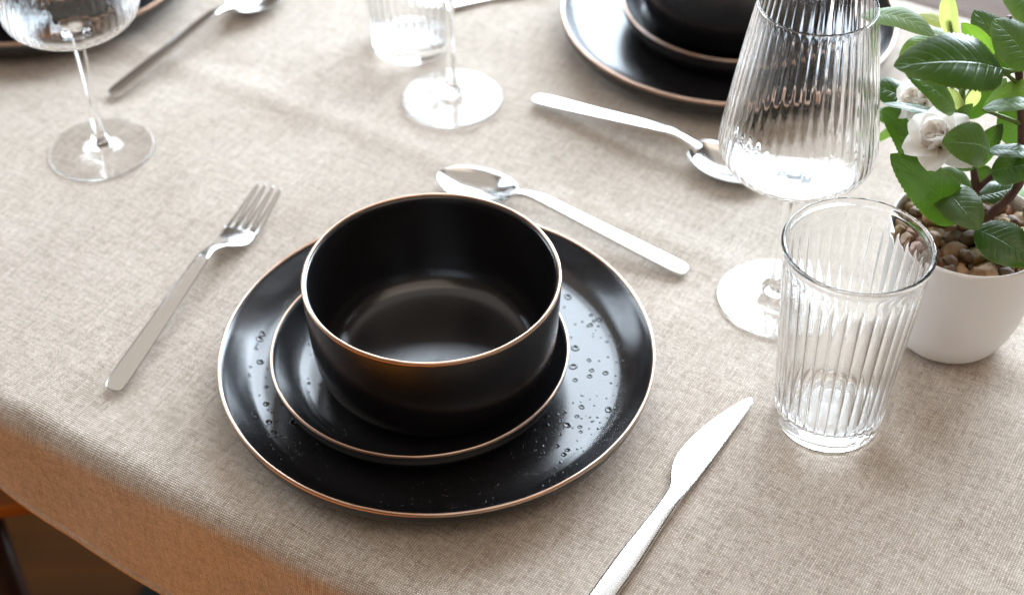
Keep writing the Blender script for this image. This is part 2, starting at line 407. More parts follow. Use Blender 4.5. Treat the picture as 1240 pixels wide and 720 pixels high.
SALAD_SPOTS = [[-0.0699, -0.0092, 0.0004], [-0.069, -0.0133, 0.00074], [-0.0622, -0.0145, 0.00064], [-0.0682, -0.021, 0.00049], [-0.0738, -0.0074, 0.0003], [-0.0801, 0.0036, 0.00035], [-0.0556, -0.0345, 0.00058], [-0.074, -0.0102, 0.0003], [-0.0718, -0.0123, 0.0002], [-0.0636, -0.0262, 0.00029], [-0.0608, -0.0364, 0.00039], [-0.0793, 0.0333, 0.00035], [-0.0806, 0.0235, 0.00035], [-0.0798, 0.0036, 0.00034]]

def plate_mesh(R, H, rf, t=.0042):
    """coupe plate: flat to rf, then curving up to the rim"""
    inner = [(0, .0062), (rf*.6, .0062), (rf*.92, .0064), (rf, .0070)]
    k = R-.0016-rf
    for q in (.2, .4, .6, .8, .93): inner.append((rf+k*q, .0070+(H-.0075)*(q**1.75)))
    inner.append((R-.0016, H-.0010))
    outer = [(R-.0006, H-.0003), (R, H-.0022), (R-.0009, H-.008), (R-.0045, H*.45), (rf+.009, .0045), (rf+.002, .0020), (rf-.006, .0006), (rf-.012, .0004), (rf*.5, .0010), (.0005, .0010)]
    return prof_smooth(inner, 4), prof_smooth(outer, 4), inner
def surf_z(pr, r):
    for (a, za), (b, zb) in zip(pr, pr[1:]):
        if a <= r <= b: return za+(zb-za)*(r-a)/max(b-a, 1e-6)
    return pr[-1][1]
def rim_ring(R, z, w, seg, name, parent):
    pr = []
    for k in range(12):
        a = 2*pi*k/12; pr.append((R + w*.62*cos(a), z + w*.80*sin(a)))
    V, F = lathe(pr, seg, closed=True, fn=lambda r, z_, a, i: r + .00022*mnoise.noise(Vector((cos(a)*9, sin(a)*9, i*.2))))
    return mobj(name, V, F, COPPER, parent)
def spot_mesh():
    V = []; F = []; S_ = 12; pr = [(1, 0), (.87, .24), (.70, .25), (.42, .12)]
    for r, z in pr:
        for k in range(S_): V.append((r*cos(2*pi*k/S_), r*sin(2*pi*k/S_), z))
    for i in range(3):
        for k in range(S_): F.append((i*S_+k, i*S_+(k+1) % S_, (i+1)*S_+(k+1) % S_, (i+1)*S_+k))
    V.append((0, 0, .10)); c = len(V)-1
    for k in range(S_): F.append((3*S_+k, 3*S_+(k+1) % S_, c))
    return V, F
SPV, SPF = spot_mesh()
spot_me = bpy.data.meshes.new('glaze_spot'); spot_me.from_pydata(SPV, [], SPF); spot_me.materials.append(SPOT)
spot_me.polygons.foreach_set('use_smooth', [True]*len(spot_me.polygons))
def add_spots(parent, prof, pts, rnd):
    for x, y, r in pts:
        rr = hypot(x, y); lim = prof[-1][0]*.885; k_ = min(1, lim/rr); x *= k_; y *= k_; rr *= k_
        z = surf_z(prof, rr); dz = (surf_z(prof, rr+.001)-surf_z(prof, rr-.001))/.002
        nrm = Vector((-dz*x/rr, -dz*y/rr, 1)).normalized()
        o = bpy.data.objects.new('glaze_spot', spot_me); COL.objects.link(o); o.parent = parent
        q = Vector((0, 0, 1)).rotation_difference(nrm)
        o.location = (x, y, z-.00004); o.rotation_mode = 'QUATERNION'; o.rotation_quaternion = q
        e = rnd.uniform(.85, 1.15)
        r *= 1.8; o.scale = (r*e, r/e, min(r*.8, .0017)); o.rotation_quaternion = q @ Matrix.Rotation(rnd.uniform(0, 6), 3, 'Z').to_quaternion()
def speckle(parent, prof, n, r0, r1, rnd, keep):
    V = []; F = []; c = 0
    while c < n:
        a = rnd.uniform(0, 2*pi); rr = rnd.uniform(r0, r1); x, y = rr*cos(a), rr*sin(a)
        if mnoise.noise(Vector((x*28, y*28, 1.7))) < .02 or not keep(x, y): continue
        s = rnd.uniform(.0004, .0012); z = surf_z(prof, rr); b = len(V); c += 1
        for (q, h) in ((1, -.00003), (.6, .00022)):
            for k in range(7): V.append((x+s*q*cos(k*2*pi/7), y+s*q*sin(k*2*pi/7), z+h))
        for k in range(7): F.append((b+k, b+(k+1) % 7, b+7+(k+1) % 7, b+7+k))
        F.append(tuple(b+7+k for k in range(7)))
    return tag(mobj('speckles', V, F, SPOT, parent), kind='stuff')

def dinner_plate(loc, rz):
    pi_, po, raw = plate_mesh(.1350, .0245, .1125)
    V, F = lathe(pi_+po, 160); o = mobj('dinner_plate', V, F, BLACK, loc=loc); o.rotation_euler = (0, 0, rz)
    rim_ring(.1345, .0238, .0019, 200, 'rim', o)
    return o, pi_
def salad_plate(loc, rz):
    pi_, po, raw = plate_mesh(.0917, .0250, .073)
    V, F = lathe(pi_+po, 128); o = mobj('salad_plate', V, F, BLACK, loc=loc); o.rotation_euler = (0, 0, rz)
    rim_ring(.0912, .0243, .0015, 160, 'rim', o)
    return o, pi_
def bowl(loc, rz):
    H, R = .0765, .0772
    outer = [(.0005, .0012), (.034, .0012), (.042, .0004), (.0485, .0010), (.060, .0036), (.0675, .0082), (.0718, .0150), (.0741, .0250), (.0755, .040), (.0764, .058), (.0770, .071), (R, H-.0015)]
    inner = [(R-.0018, H-.0002), (R-.0040, H-.003), (.0728, .058), (.0720, .043), (.0706, .028), (.0675, .0175), (.0605, .0105), (.048, .0076), (.02, .0066), (.0004, .0062)]
    V, F = lathe(prof_smooth(outer, 4)+prof_smooth(inner, 4), 128); o = mobj('bowl', V, F, BLACK, loc=loc); o.rotation_euler = (0, 0, rz)
    rim_ring(R-.0013, H-.0005, .0020, 160, 'rim', o)
    return o

rnd = random.Random(3)
ZP = .0005
DP = Vector((-.04679, .69662, ZP)); SPL = Vector((-.05694, .69072, ZP+.0064)); BWL = Vector((-.04753, .69164, ZP+.0064+.0064))
dp, dprof = dinner_plate(DP, 0)
tag(dp, 'large black plate with copper rim and glossy spots under the nearest bowl', 'plate', 'black dinner plates')
extra = []
while len(extra) < 60:
    a = rnd.uniform(0, 2*pi); q_ = rnd.uniform(.078, .118); x, y = q_*cos(a), q_*sin(a)
    if hypot(x-(SPL.x-DP.x), y-(SPL.y-DP.y)) > .085 and mnoise.noise(Vector((x*30, y*30, 4.2))) > -.12: extra.append((x, y, rnd.uniform(.0004, .0011)))
add_spots(dp, dprof, DINNER_SPOTS + extra, rnd)
speckle(dp, dprof, 170, .070, .120, rnd, lambda x, y: hypot(x-(SPL.x-DP.x), y-(SPL.y-DP.y)) > .078)
sp, sprof = salad_plate(SPL, 0)
tag(sp, 'small black plate with copper rim directly under the nearest bowl', 'plate', 'black side plates')
add_spots(sp, sprof, SALAD_SPOTS, rnd)
speckle(sp, sprof, 30, .05, .078, rnd, lambda x, y: x < 0)
bw = bowl(BWL, 0)
tag(bw, 'empty black bowl with copper rim stacked on two plates in the foreground', 'bowl', 'black bowls')

def bare_copy(o, loc, rz):
    c = o.copy(); COL.objects.link(c); c.location = loc; c.rotation_euler = (0, 0, rz)
    for ch in o.children:
        if ch.name.startswith('glaze_spot'): continue
        d = ch.copy(); COL.objects.link(d); d.parent = c
    return c
def setting(px, py, rz, lp, ls, lb):
    o = bare_copy(dp, (px, py, ZP), rz); tag(o, lp)
    o = bare_copy(sp, (px+.006, py+.004, ZP+.0064), rz); tag(o, ls)
    o = bare_copy(bw, (px+.004, py+.006, ZP+.0128), rz); tag(o, lb)
setting(.17674, 1.09129, radians(150), 'large black plate with pale rim behind the tall ribbed wine glass', 'small black plate under the black bowl at the top right', 'black bowl cut off at the top behind the tall wine glass')
setting(-.4026, 1.180, radians(75), 'black plate cut off at the top left corner behind a wine glass', 'small black plate barely visible in the top left corner', 'black bowl above the plates in the top left corner')

# ------------------------------------------------------------------ glassware
RIBS = 46
def wine_mesh():
    outer = [(.0004, .0012), (.020, .0010), (.034, .0006), (.0384, .0004), (.0389, .0009), (.0384, .0015), (.036, .0018), (.030, .0026), (.018, .0043), (.0105, .0060), (.0068, .0085), (.0050, .0135), (.0039, .022), (.0035, .045), (.0036, .075), (.0042, .092), (.0062, .1000), (.0120, .1030), (.024, .1055), (.0345, .1090), (.0425, .1142), (.0470, .1205), (.0484, .128), (.0476, .138), (.0452, .155), (.0420, .178), (.0383, .202), (.0349, .2230), (.0346, .2250), (.0344, .2258)]
    inner = [(.0340, .2261), (.0336, .2258), (.0334, .2250), (.0337, .2230), (.0371, .202), (.0408, .178), (.0440, .155), (.0463, .138), (.0468, .128), (.0456, .1216), (.0415, .1156), (.0337, .1104), (.0235, .1070), (.0120, .1052), (.0004, .1048)]
    po = prof_smooth(outer, 4); pi_ = prof_smooth(inner, 4); n = len(po)
    def fn(r, z, a, i):
        if z < .1046 or z > .2245: return r
        k = min(1, (z-.1046)/.008)*min(1, (.2245-z)/.006)
        s = abs(cos(a*RIBS/2))**1.3
        if i < n: return r - .00062*k*(1-s) + .0001*k
        return r + .00045*k*(s-.5)
    return lathe(po+pi_, RIBS*8, fn)
V, F = wine_mesh()
def pointed(o, loc, rz): o.location = loc; o.rotation_euler = (0, 0, rz); return o
wg = mobj('wine_glass', V, F, GLASS, loc=(.1755, .7679, ZP))
tag(wg, 'tall ribbed wine glass standing behind the tumbler beside the potted plant', 'wine glass', 'ribbed wine glasses')
c = copy_tree(wg); pointed(c, (-.3062, .9380, ZP), .4); tag(c, 'ribbed wine glass standing at the top left in front of a black plate')
c = copy_tree(wg); pointed(c, (-.0456, 1.0017, ZP), .9); tag(c, 'wine glass with only stem and foot in view at top centre')

FL = 32
def tumbler_mesh():
    outer = [(.0004, .0016), (.024, .0014), (.0300, .0006), (.0318, .0014), (.0325, .0040), (.0331, .010), (.0336, .016), (.0345, .030), (.0362, .055), (.0383, .085), (.0403, .113), (.0416, .130), (.0422, .1325), (.0428, .1340), (.0430, .1354), (.0427, .1366), (.0421, .1373)]
    inner = [(.0413, .1375), (.0406, .1370), (.0402, .1360), (.0400, .1345), (.0398, .130), (.0388, .118), (.0379, .106), (.0358, .080), (.0338, .054), (.0319, .030), (.0308, .0175), (.0292, .0128), (.0245, .0108), (.012, .0102), (.0004, .0100)]
    po = prof_smooth(outer, 4); pi_ = prof_smooth(inner, 5); n = len(po)
    def sm(x): x = max(0, min(1, x)); return x*x*(3-2*x)
    def fn(r, z, a, i):
        c = abs(cos(a*FL/2))
        if i >= n:
            top = .1245 - .0022*c; k = sm((z-.012)/.006)*sm((top-z)/.006)
            return r + .00105*k*(c**.7-.35)
        k = sm((z-.008)/.008)*sm((.1235-z)/.008)
        return r - .00035*k*(1-c**1.5)
    return lathe(po+pi_, FL*12, fn)
V, F = tumbler_mesh()
tb = mobj('tumbler', V, F, GLASS, loc=(.1931, .6597, ZP)); tb.rotation_euler = (0, 0, .05)
tag(tb, 'clear fluted drinking glass standing at the right in front of the plant pot', 'tumbler', 'fluted tumblers')
c = copy_tree(tb); pointed(c, (-.080, 1.080, ZP), .6); tag(c, 'blurred drinking glass at the top centre behind a wine glass stem')

# ------------------------------------------------------------------ cutlery
def loft(stations, sec=12, power=3.0, cap=True):
    """stations: (x, y centre, half width, z centre, half thickness, dish): superellipse sections across y-z"""
    V = []; F = []
    for (x, yc, hw, zc, ht, dish) in stations:
        for k in range(sec):
            a = 2*pi*k/sec; c, s = cos(a), sin(a)
            y = math.copysign(abs(c)**(2/power), c)*hw; z = math.copysign(abs(s)**(2/power), s)*ht
            z += dish*((y/max(hw, 1e-6))**2)
            V.append((x, yc+y, zc+z))
    n = len(stations)
    for i in range(n-1):
        for k in range(sec): F.append((i*sec+k, i*sec+(k+1) % sec, (i+1)*sec+(k+1) % sec, (i+1)*sec+k))
    if cap:
        F.append(tuple(range(sec-1, -1, -1))); F.append(tuple((n-1)*sec+k for k in range(sec)))
    return V, F
def spline_st(st, n): return [tuple(v) for v in _cr6(st, n)]
def _cr6(pts, n):
    out = []; P = pts
    for i in range(len(P)-1):
        a = P[max(i-1, 0)]; b = P[i]; c = P[i+1]; d = P[min(i+2, len(P)-1)]
        for k in range(n):
            t = k/n
            out.append(tuple(.5*(2*b[j]+(c[j]-a[j])*t+(2*a[j]-5*b[j]+4*c[j]-d[j])*t*t+(3*b[j]-a[j]-3*c[j]+d[j])*t**3) for j in range(6)))
    out.append(P[-1]); return out
HANDLE = [(0, 0, .0010, .0030, .0005, 0), (.0007, 0, .0034, .0031, .0008, 0), (.0026, 0, .0055, .0033, .0009, 0), (.0065, 0, .0067, .0038, .0010, 0), (.016, 0, .0070, .0051, .0010, 0), (.035, 0, .0067, .0077, .0010, 0),
          (.065, 0, .0060, .0118, .0011, 0), (.095, 0, .0053, .0159, .0012, 0), (.112, 0, .0048, .0181, .0013, 0), (.119, 0, .0042, .0186, .0014, 0), (.128, 0, .0031, .0172, .0016, 0)]
def shift_along(o, tail, head):
    """local x runs from the handle end (tail) to the tip (head)"""
    t = Vector(tail); h = Vector(head); o.location = (t.x, t.y, ZP); o.rotation_euler = (0, 0, atan2(h.y-t.y, h.x-t.x))
# --- spoon
def make_spoon():
    r = empty('spoon', (0, 0, 0))
    V, F = loft(spline_st(HANDLE + [(.137, 0, .0038, .0146, .0018, 0), (.145, 0, .0052, .0108, .0017, 0)], 8), 28, 4.5)
    mobj('handle', V, F, STEEL, r)
    NU, NV = 28, 18; x0, ln, hw, dp_ = .139, .062, .0200, .0088
    V = []; F = []
    for side in (0, 1):
        for i in range(NU+1):
            t = i/NU; x = x0+ln*(.5-.5*cos(pi*t)); q = (x-x0)/ln
            w = hw*max(0, sin(pi*q**.92))**.52 + (.0040*(1-q)**6 if q < .6 else 0)
            rimz = .0100 + .0025*max(0, .35-q)/.35 - .0012*q
            for j in range(NV+1):
                s = -1+2*j/NV; y = w*s
                bow = dp_*max(0, 1-s*s)**.85*(max(0, sin(pi*min(1, q**.9)))**.75)
                V.append((x, y, rimz - bow - (.0011 if side else 0)*(1 if abs(s) < 1 else .6)))
    o_ = (NU+1)*(NV+1)
    for i in range(NU):
        for j in range(NV):
            a = i*(NV+1)+j; F.append((a, a+NV+1, a+NV+2, a+1)); b = a+o_; F.append((b, b+1, b+NV+2, b+NV+1))
    for i in range(NU):
        for j in (0, NV):
            a = i*(NV+1)+j; q = (a, a+NV+1, a+NV+1+o_, a+o_); F.append(q if j else q[::-1])
    mobj('bowl', V, F, POLISH, r)
    return r
spoon = make_spoon()
shift_along(spoon, (.1186, .7911), (-.0522, .8978))
tag(spoon, 'steel spoon lying just behind the nearest bowl with its bright handle to the right', 'spoon', 'steel spoons')
c = copy_tree(spoon); shift_along(c, (.0176, .9981), (.1575, .9050)); tag(c, 'steel spoon lying in front of the far right black plate, partly behind a wine glass')
c = copy_tree(spoon); shift_along(c, (-.3117, 1.0038), (-.2089, 1.1447)); tag(c, 'steel spoon at the top left with its bowl reaching the upper edge')
# --- fork
def make_fork():
    r = empty('fork', (0, 0, 0))
    V, F = loft(spline_st(HANDLE + [(.138, 0, .0046, .0135, .0015, 0), (.146, 0, .0085, .0090, .0012, -.0002), (.153, 0, .0112, .0062, .0010, -.0008), (.160, 0, .0121, .0050, .0009, -.0010), (.166, 0, .0122, .0050, .0009, -.0010)], 8), 28, 4.5)
    mobj('handle', V, F, STEEL, r)
    for k in range(4):
        y = -.0098+k*.00653
        st = []
        for q in (0, .12, .3, .5, .7, .88, .97, 1):
            x = .1645+.0445*q; z = .0046+.0085*q**1.6 - .0008*(abs(y)/.012)**2
            hw = (.00305-.0014*q)*(1 if q < .95 else .55 if q < .99 else .2)
            st.append((x, y*(1-.10*q), hw, z, .0009*(1-.35*q), 0))
        V, F = loft(spline_st(st, 2), 10); mobj('tine', V, F, STEEL, r)
    return r
fork = make_fork(); shift_along(fork, (-.2506, .6821), (-.1745, .8715))
tag(fork, 'steel four-tined fork lying on the cloth to the left of the nearest plate', 'fork')
# --- knife: only its front part and most of the handle are in view
def make_knife():
    r = empty('knife', (0, 0, 0))
    st = [(0, 0, .0015, .0026, .0010, 0), (.001, 0, .0050, .0026, .0016, 0), (.004, 0, .0066, .0027, .0016, 0), (.012, 0, .0070, .0028, .0017, 0), (.03, 0, .0069, .0029, .0018, 0), (.06, 0, .0068, .0031, .0019, 0), (.09, 0, .0055, .0033, .0021, 0), (.108, 0, .0050, .0034, .0023, 0), (.118, .0002, .0052, .0033, .0019, 0)]
    V, F = loft(spline_st(st, 8), 32, 4.5); mobj('handle', V, F, STEEL, r)
    #  blade outline (x, lower y, upper y): +y is the bulging cutting side
    ol = [(.116, -.0050, .0054), (.121, -.0050, .0066), (.127, -.0051, .0092), (.134, -.0053, .0122), (.143, -.0055, .0142), (.155, -.0056, .0143), (.168, -.0057, .0126), (.181, -.0057, .0098), (.193, -.0056, .0062), (.202, -.0054, .0030), (.2075, -.0050, .0008), (.2102, -.0042, -.0008), (.2112, -.0030, -.0018)]
    st = [(x, (a+b)/2, (b-a)/2, .0034-.0012*min(1, (x-.116)/.05), .0019 if i == 0 else max(.0006, .0017-.0004*i), 0) for i, (x, a, b) in enumerate(ol)]
    V, F = loft(spline_st(st, 8), 32, 3.5); mobj('blade', V, F, POLISH, r)
    return r
knife = make_knife()
KT = Vector((.14585, .67406, 0)); KD = (Vector((.09564, .59553, 0))-KT).normalized()
kang = atan2(-KD.y, -KD.x); t0 = KT + KD*.2112
knife.location = (t0.x, t0.y, ZP); knife.rotation_euler = (0, 0, kang)
tag(knife, 'steel table knife with a bright broad blade lying right of the nearest plate', 'knife', 'steel knives')
c = copy_tree(knife); c.location = (-.0650, 1.131, ZP); c.rotation_euler = (0, 0, radians(20)); tag(c, 'steel knife handle poking in at the top centre beside a glass stem')

# ------------------------------------------------------------------ potted plant
# metres: base, tip, normal, half width, fold, arch, kind
LEAVES = [
  [[0.27556, 0.73, 0.20585], [0.20313, 0.69, 0.23552], [0.519, -0.369, 0.771], 0.01832, 14, 0.1, 'dark'],
  [[0.21102, 0.8, 0.19846], [0.24643, 0.77, 0.20284], [-0.273, -0.184, 0.944], 0.00825, 10, 0.12, 'pale'],
  [[0.252, 0.775, 0.19907], [0.22568, 0.76, 0.19197], [-0.095, -0.285, 0.954], 0.00833, 8, 0.05, 'lime'],
  [[0.25649, 0.76, 0.20412], [0.2477, 0.765, 0.23697], [-0.747, -0.658, -0.1], 0.00798, 30, 0.05, 'young'],
  [[0.25923, 0.775, 0.20687], [0.24046, 0.79, 0.20498], [-0.26, -0.207, 0.943], 0.00505, 6, 0.0, 'young'],
  [[0.26739, 0.79, 0.18599], [0.25054, 0.8, 0.1867], [-0.039, -0.136, 0.99], 0.00848, 6, 0.0, 'pale'],
  [[0.28787, 0.75, 0.18795], [0.26786, 0.775, 0.21677], [0.018, -0.749, 0.662], 0.01319, 12, 0.12, 'dark'],
  [[0.27077, 0.735, 0.21244], [0.25177, 0.745, 0.22672], [-0.462, -0.887, 0.007], 0.00693, 20, 0.05, 'lime'],
  [[0.292, 0.73, 0.20683], [0.26934, 0.745, 0.22874], [0.384, -0.527, 0.758], 0.01566, 10, 0.08, 'mid'],
  [[0.28614, 0.72, 0.24618], [0.26258, 0.725, 0.26061], [0.35, -0.547, 0.761], 0.01271, 12, 0.1, 'mid'],
  [[0.25092, 0.72, 0.18498], [0.21289, 0.705, 0.22289], [0.717, -0.432, 0.548], 0.00968, 12, 0.08, 'mid'],
  [[0.25164, 0.79, 0.13952], [0.21744, 0.79, 0.15684], [0.412, -0.412, 0.813], 0.01125, 12, 0.08, 'dark'],
  [[0.24936, 0.795, 0.12225], [0.22662, 0.8, 0.1277], [0.101, -0.487, 0.867], 0.00718, 12, 0.08, 'mid'],
  [[0.25112, 0.74, 0.1686], [0.21575, 0.745, 0.1735], [0.163, 0.205, 0.965], 0.00823, 8, 0.05, 'dark'],
  [[0.25357, 0.77, 0.1049], [0.22036, 0.755, 0.1618], [0.773, -0.556, 0.305], 0.01573, 14, 0.1, 'dark'],
  [[0.27439, 0.738, 0.0884], [0.21753, 0.712, 0.15993], [0.389, -0.921, -0.025], 0.0142, 10, 0.08, 'dark'],
  [[0.25783, 0.735, 0.12033], [0.27378, 0.7, 0.11442], [-0.09, -0.206, 0.974], 0.01412, 16, 0.1, 'mid'],
  [[0.27294, 0.712, 0.16361], [0.23756, 0.69, 0.18522], [0.657, -0.527, 0.539], 0.01292, 10, 0.1, 'mid'],
  [[0.27742, 0.715, 0.10333], [0.30789, 0.69, 0.09727], [-0.158, -0.41, 0.898], 0.01458, 10, 0.1, 'dark'],
  [[0.2842, 0.745, 0.10345], [0.31612, 0.765, 0.09531], [0.403, -0.291, 0.868], 0.00815, 10, 0.05, 'dark'],
  [[0.27187, 0.735, 0.17429], [0.30339, 0.74, 0.19229], [-0.442, -0.279, 0.852], 0.00752, 12, 0.08, 'lime'],
  [[0.26783, 0.725, 0.18306], [0.2971, 0.715, 0.19152], [-0.234, 0.13, 0.963], 0.00837, 10, 0.08, 'mid'],
  [[0.28545, 0.735, 0.13067], [0.30803, 0.72, 0.14853], [-0.704, -0.287, 0.649], 0.01178, 14, 0.1, 'dark'],
  [[0.27755, 0.73, 0.14966], [0.3051, 0.715, 0.15586], [-0.183, 0.07, 0.981], 0.00751, 12, 0.06, 'dark'],
  [[0.30957, 0.765, 0.12599], [0.2963, 0.77, 0.15675], [0.038, -0.984, 0.176], 0.00813, 10, 0.05, 'dark'],
  [[0.2752, 0.765, 0.14716], [0.28624, 0.77, 0.17688], [-0.402, -0.867, 0.295], 0.00838, 12, 0.05, 'dark'],
  [[0.29086, 0.785, 0.13656], [0.30337, 0.795, 0.15647], [-0.656, -0.423, 0.625], 0.00645, 12, 0.05, 'mid'],
  [[0.26472, 0.745, 0.16849], [0.24988, 0.74, 0.18589], [0.53, -0.82, 0.216], 0.00508, 10, 0.0, 'young'],
  [[0.26737, 0.747, 0.16707], [0.26949, 0.745, 0.18348], [-0.118, -0.987, -0.105], 0.00409, 10, 0.0, 'young'],
  [[0.28308, 0.76, 0.11356], [0.29688, 0.765, 0.14336], [-0.422, -0.842, 0.337], 0.00755, 14, 0.1, 'dark'],
  [[0.28521, 0.755, 0.09945], [0.26248, 0.76, 0.11244], [0.341, -0.508, 0.791], 0.0087, 10, 0.05, 'mid'],
  [[0.28585, 0.762, 0.10947], [0.30215, 0.765, 0.09802], [0.43, -0.809, 0.4], 0.0078, 10, 0.05, 'dark'],
  [[0.31159, 0.775, 0.06341], [0.34246, 0.79, 0.07567], [-0.374, 0.011, 0.927], 0.01053, 8, 0.05, 'pale'],
  [[0.24592, 0.8, 0.11742], [0.23115, 0.8, 0.10466], [-0.601, -0.396, 0.695], 0.00363, 8, 0.0, 'lime'],
  [[0.27723, 0.735, 0.13747], [0.25739, 0.73, 0.1438], [0.333, -0.874, 0.353], 0.00692, 14, 0.05, 'dark'],
  [[0.29454, 0.775, 0.18969], [0.31784, 0.79, 0.15853], [0.698, -0.691, 0.189], 0.00966, 8, 0.05, 'pale'],
  [[0.25626, 0.74, 0.16153], [0.26526, 0.735, 0.17895], [-0.806, -0.53, 0.264], 0.00407, 12, 0.05, 'mid'],
  [[0.31165, 0.735, 0.09576], [0.31617, 0.715, 0.12808], [-0.972, -0.235, -0.01], 0.00709, 10, 0.05, 'dark'],
  [[0.2492, 0.755, 0.16983], [0.2674, 0.75, 0.16025], [0.241, -0.594, 0.768], 0.00505, 10, 0.05, 'dark'],
]
STEMS = [
  ['trunk', [[0.28727, 0.735, 0.07092, 0.003], [0.28843, 0.733, 0.09367, 0.003], [0.29588, 0.73, 0.11013, 0.0028], [0.30083, 0.728, 0.1242, 0.0027], [0.30116, 0.73, 0.13863, 0.0026], [0.29829, 0.74, 0.16122, 0.0024], [0.2914, 0.745, 0.1924, 0.0022], [0.28787, 0.75, 0.20589, 0.002], [0.27952, 0.75, 0.22771, 0.0018]]],
  ['branch', [[0.28638, 0.742, 0.06773, 0.0034], [0.28469, 0.745, 0.08788, 0.0032], [0.28459, 0.748, 0.10494, 0.0026], [0.27863, 0.748, 0.12519, 0.0023], [0.2715, 0.748, 0.1467, 0.0019], [0.26627, 0.75, 0.16615, 0.0016], [0.25938, 0.757, 0.19031, 0.0014], [0.25449, 0.762, 0.20952, 0.0012]]],
  ['branch', [[0.2851, 0.748, 0.10749, 0.002], [0.28905, 0.742, 0.12095, 0.0017], [0.29264, 0.738, 0.13265, 0.0013]]],
  ['petiole', [[0.29115, 0.745, 0.19577, 0.0013], [0.2835, 0.738, 0.19937, 0.0013], [0.27463, 0.73, 0.20585, 0.0012]]],
  ['petiole', [[0.29358, 0.745, 0.18445, 0.0013], [0.28639, 0.74, 0.19241, 0.0012], [0.27654, 0.732, 0.20341, 0.001]]],
  ['petiole', [[0.2838, 0.742, 0.08638, 0.0016], [0.27871, 0.74, 0.08936, 0.0015], [0.27313, 0.738, 0.08972, 0.0012]]],
  ['petiole', [[0.28069, 0.73, 0.14844, 0.0012], [0.27631, 0.735, 0.15196, 0.0012], [0.27313, 0.746, 0.15115, 0.0012]]],
  ['petiole', [[0.2715, 0.748, 0.1467, 0.0013], [0.26276, 0.742, 0.16005, 0.0012], [0.25104, 0.722, 0.18415, 0.001]]],
  ['petiole', [[0.26683, 0.75, 0.1632, 0.0018], [0.263, 0.748, 0.1734, 0.0018], [0.26112, 0.745, 0.18239, 0.0014]]],
  ['petiole', [[0.29829, 0.74, 0.16122, 0.0014], [0.28552, 0.737, 0.16814, 0.0013], [0.26979, 0.73, 0.17897, 0.001]]],
  ['petiole', [[0.25675, 0.758, 0.19532, 0.0018], [0.25453, 0.762, 0.20675, 0.0022], [0.25155, 0.765, 0.21865, 0.0018]]],
]
FLOWERS = [
  [0.24415, 0.712, 0.16673],
  [0.24526, 0.762, 0.16148],
]

PX, PY, PZ = .2815, .7340, ZP
def pot_mesh():
    outer = [(.0004, .0016), (.020, .0014), (.0275, .0004), (.0315, .0018), (.0362, .0075), (.0413, .020), (.0451, .038), (.0473, .056), (.0480, .074), (.0484, .0868)]
    inner = [(.0478, .0882), (.0466, .0876), (.0463, .072), (.0450, .060), (.04, .0585), (.0004, .0585)]
    return lathe(prof_smooth(outer, 5)+prof_smooth(inner, 4), 128)
V, F = pot_mesh(); pot = mobj('plant_pot', V, F, POT, loc=(PX, PY, PZ))
tag(pot, 'smooth white ceramic plant pot standing at the right edge of the picture', 'plant pot')
bed = empty('pebble_bed', (PX, PY, PZ+.0590))
tag(bed, 'layer of brown and tan pebbles filling the top of the white plant pot', 'pebbles')
V, F = lathe(prof_smooth([(.0455, .001), (.0455, .016), (.040, .0175), (.0004, .019)], 3), 48, cap0=True); mobj('soil', V, F, SOIL, bed)
def pebble_mesh(seed):
    bm = bmesh.new(); bmesh.ops.create_icosphere(bm, subdivisions=3, radius=1)
    for v in bm.verts:
        d = v.co.normalized(); v.co *= 1 + .30*mnoise.noise(d*1.3+Vector((seed*3.1, 0, 0))) + .11*mnoise.noise(d*3.2+Vector((0, seed*2.3, 0)))
    bm.verts.ensure_lookup_table(); V = [v.co.copy() for v in bm.verts]; F = [[v.index for v in f.verts] for f in bm.faces]; bm.free()
    me = bpy.data.meshes.new('pebble'); me.from_pydata(V, [], F); me.polygons.foreach_set('use_smooth', [True]*len(me.polygons)); return me
pbm = []
for s_ in range(6):
    me = pebble_mesh(s_)
    for mi in PEBBLE:
        m2 = me.copy(); m2.materials.append(mi); pbm.append(m2)
rp = random.Random(21); placed = []
def try_layer(n, zbase, rmin, rmax, rr, tries=4000):
    c = 0
    for _ in range(tries):
        if c >= n: break
        r = rp.uniform(rmin, rmax); a = rp.uniform(0, 2*pi); d = rr*math.sqrt(rp.random())
        if d + r > .0462: continue
        x, y = d*cos(a), d*sin(a); z = zbase + .004*(1-(d/.045)**2) + rp.uniform(-.001, .0015)
        if all((x-q[0])**2+(y-q[1])**2+(z-q[2])**2 > ((r+q[3])*.80)**2 for q in placed):
            placed.append((x, y, z, r)); c += 1
try_layer(60, .0195, .0058, .0092, .045)
try_layer(60, .0250, .0040, .0074, .042)
try_layer(46, .0200, .0025, .0038, .045)
for x, y, z, r in placed:
    me = rp.choice(pbm); o = bpy.data.objects.new('pebble', me); COL.objects.link(o); o.parent = bed
    o.location = (x, y, z); o.rotation_euler = (rp.uniform(-.4, .4), rp.uniform(-.4, .4), rp.uniform(0, 6.28))
    o.scale = (r*rp.uniform(1.0, 1.25), r*rp.uniform(.85, 1.0), r*rp.uniform(.68, .9))

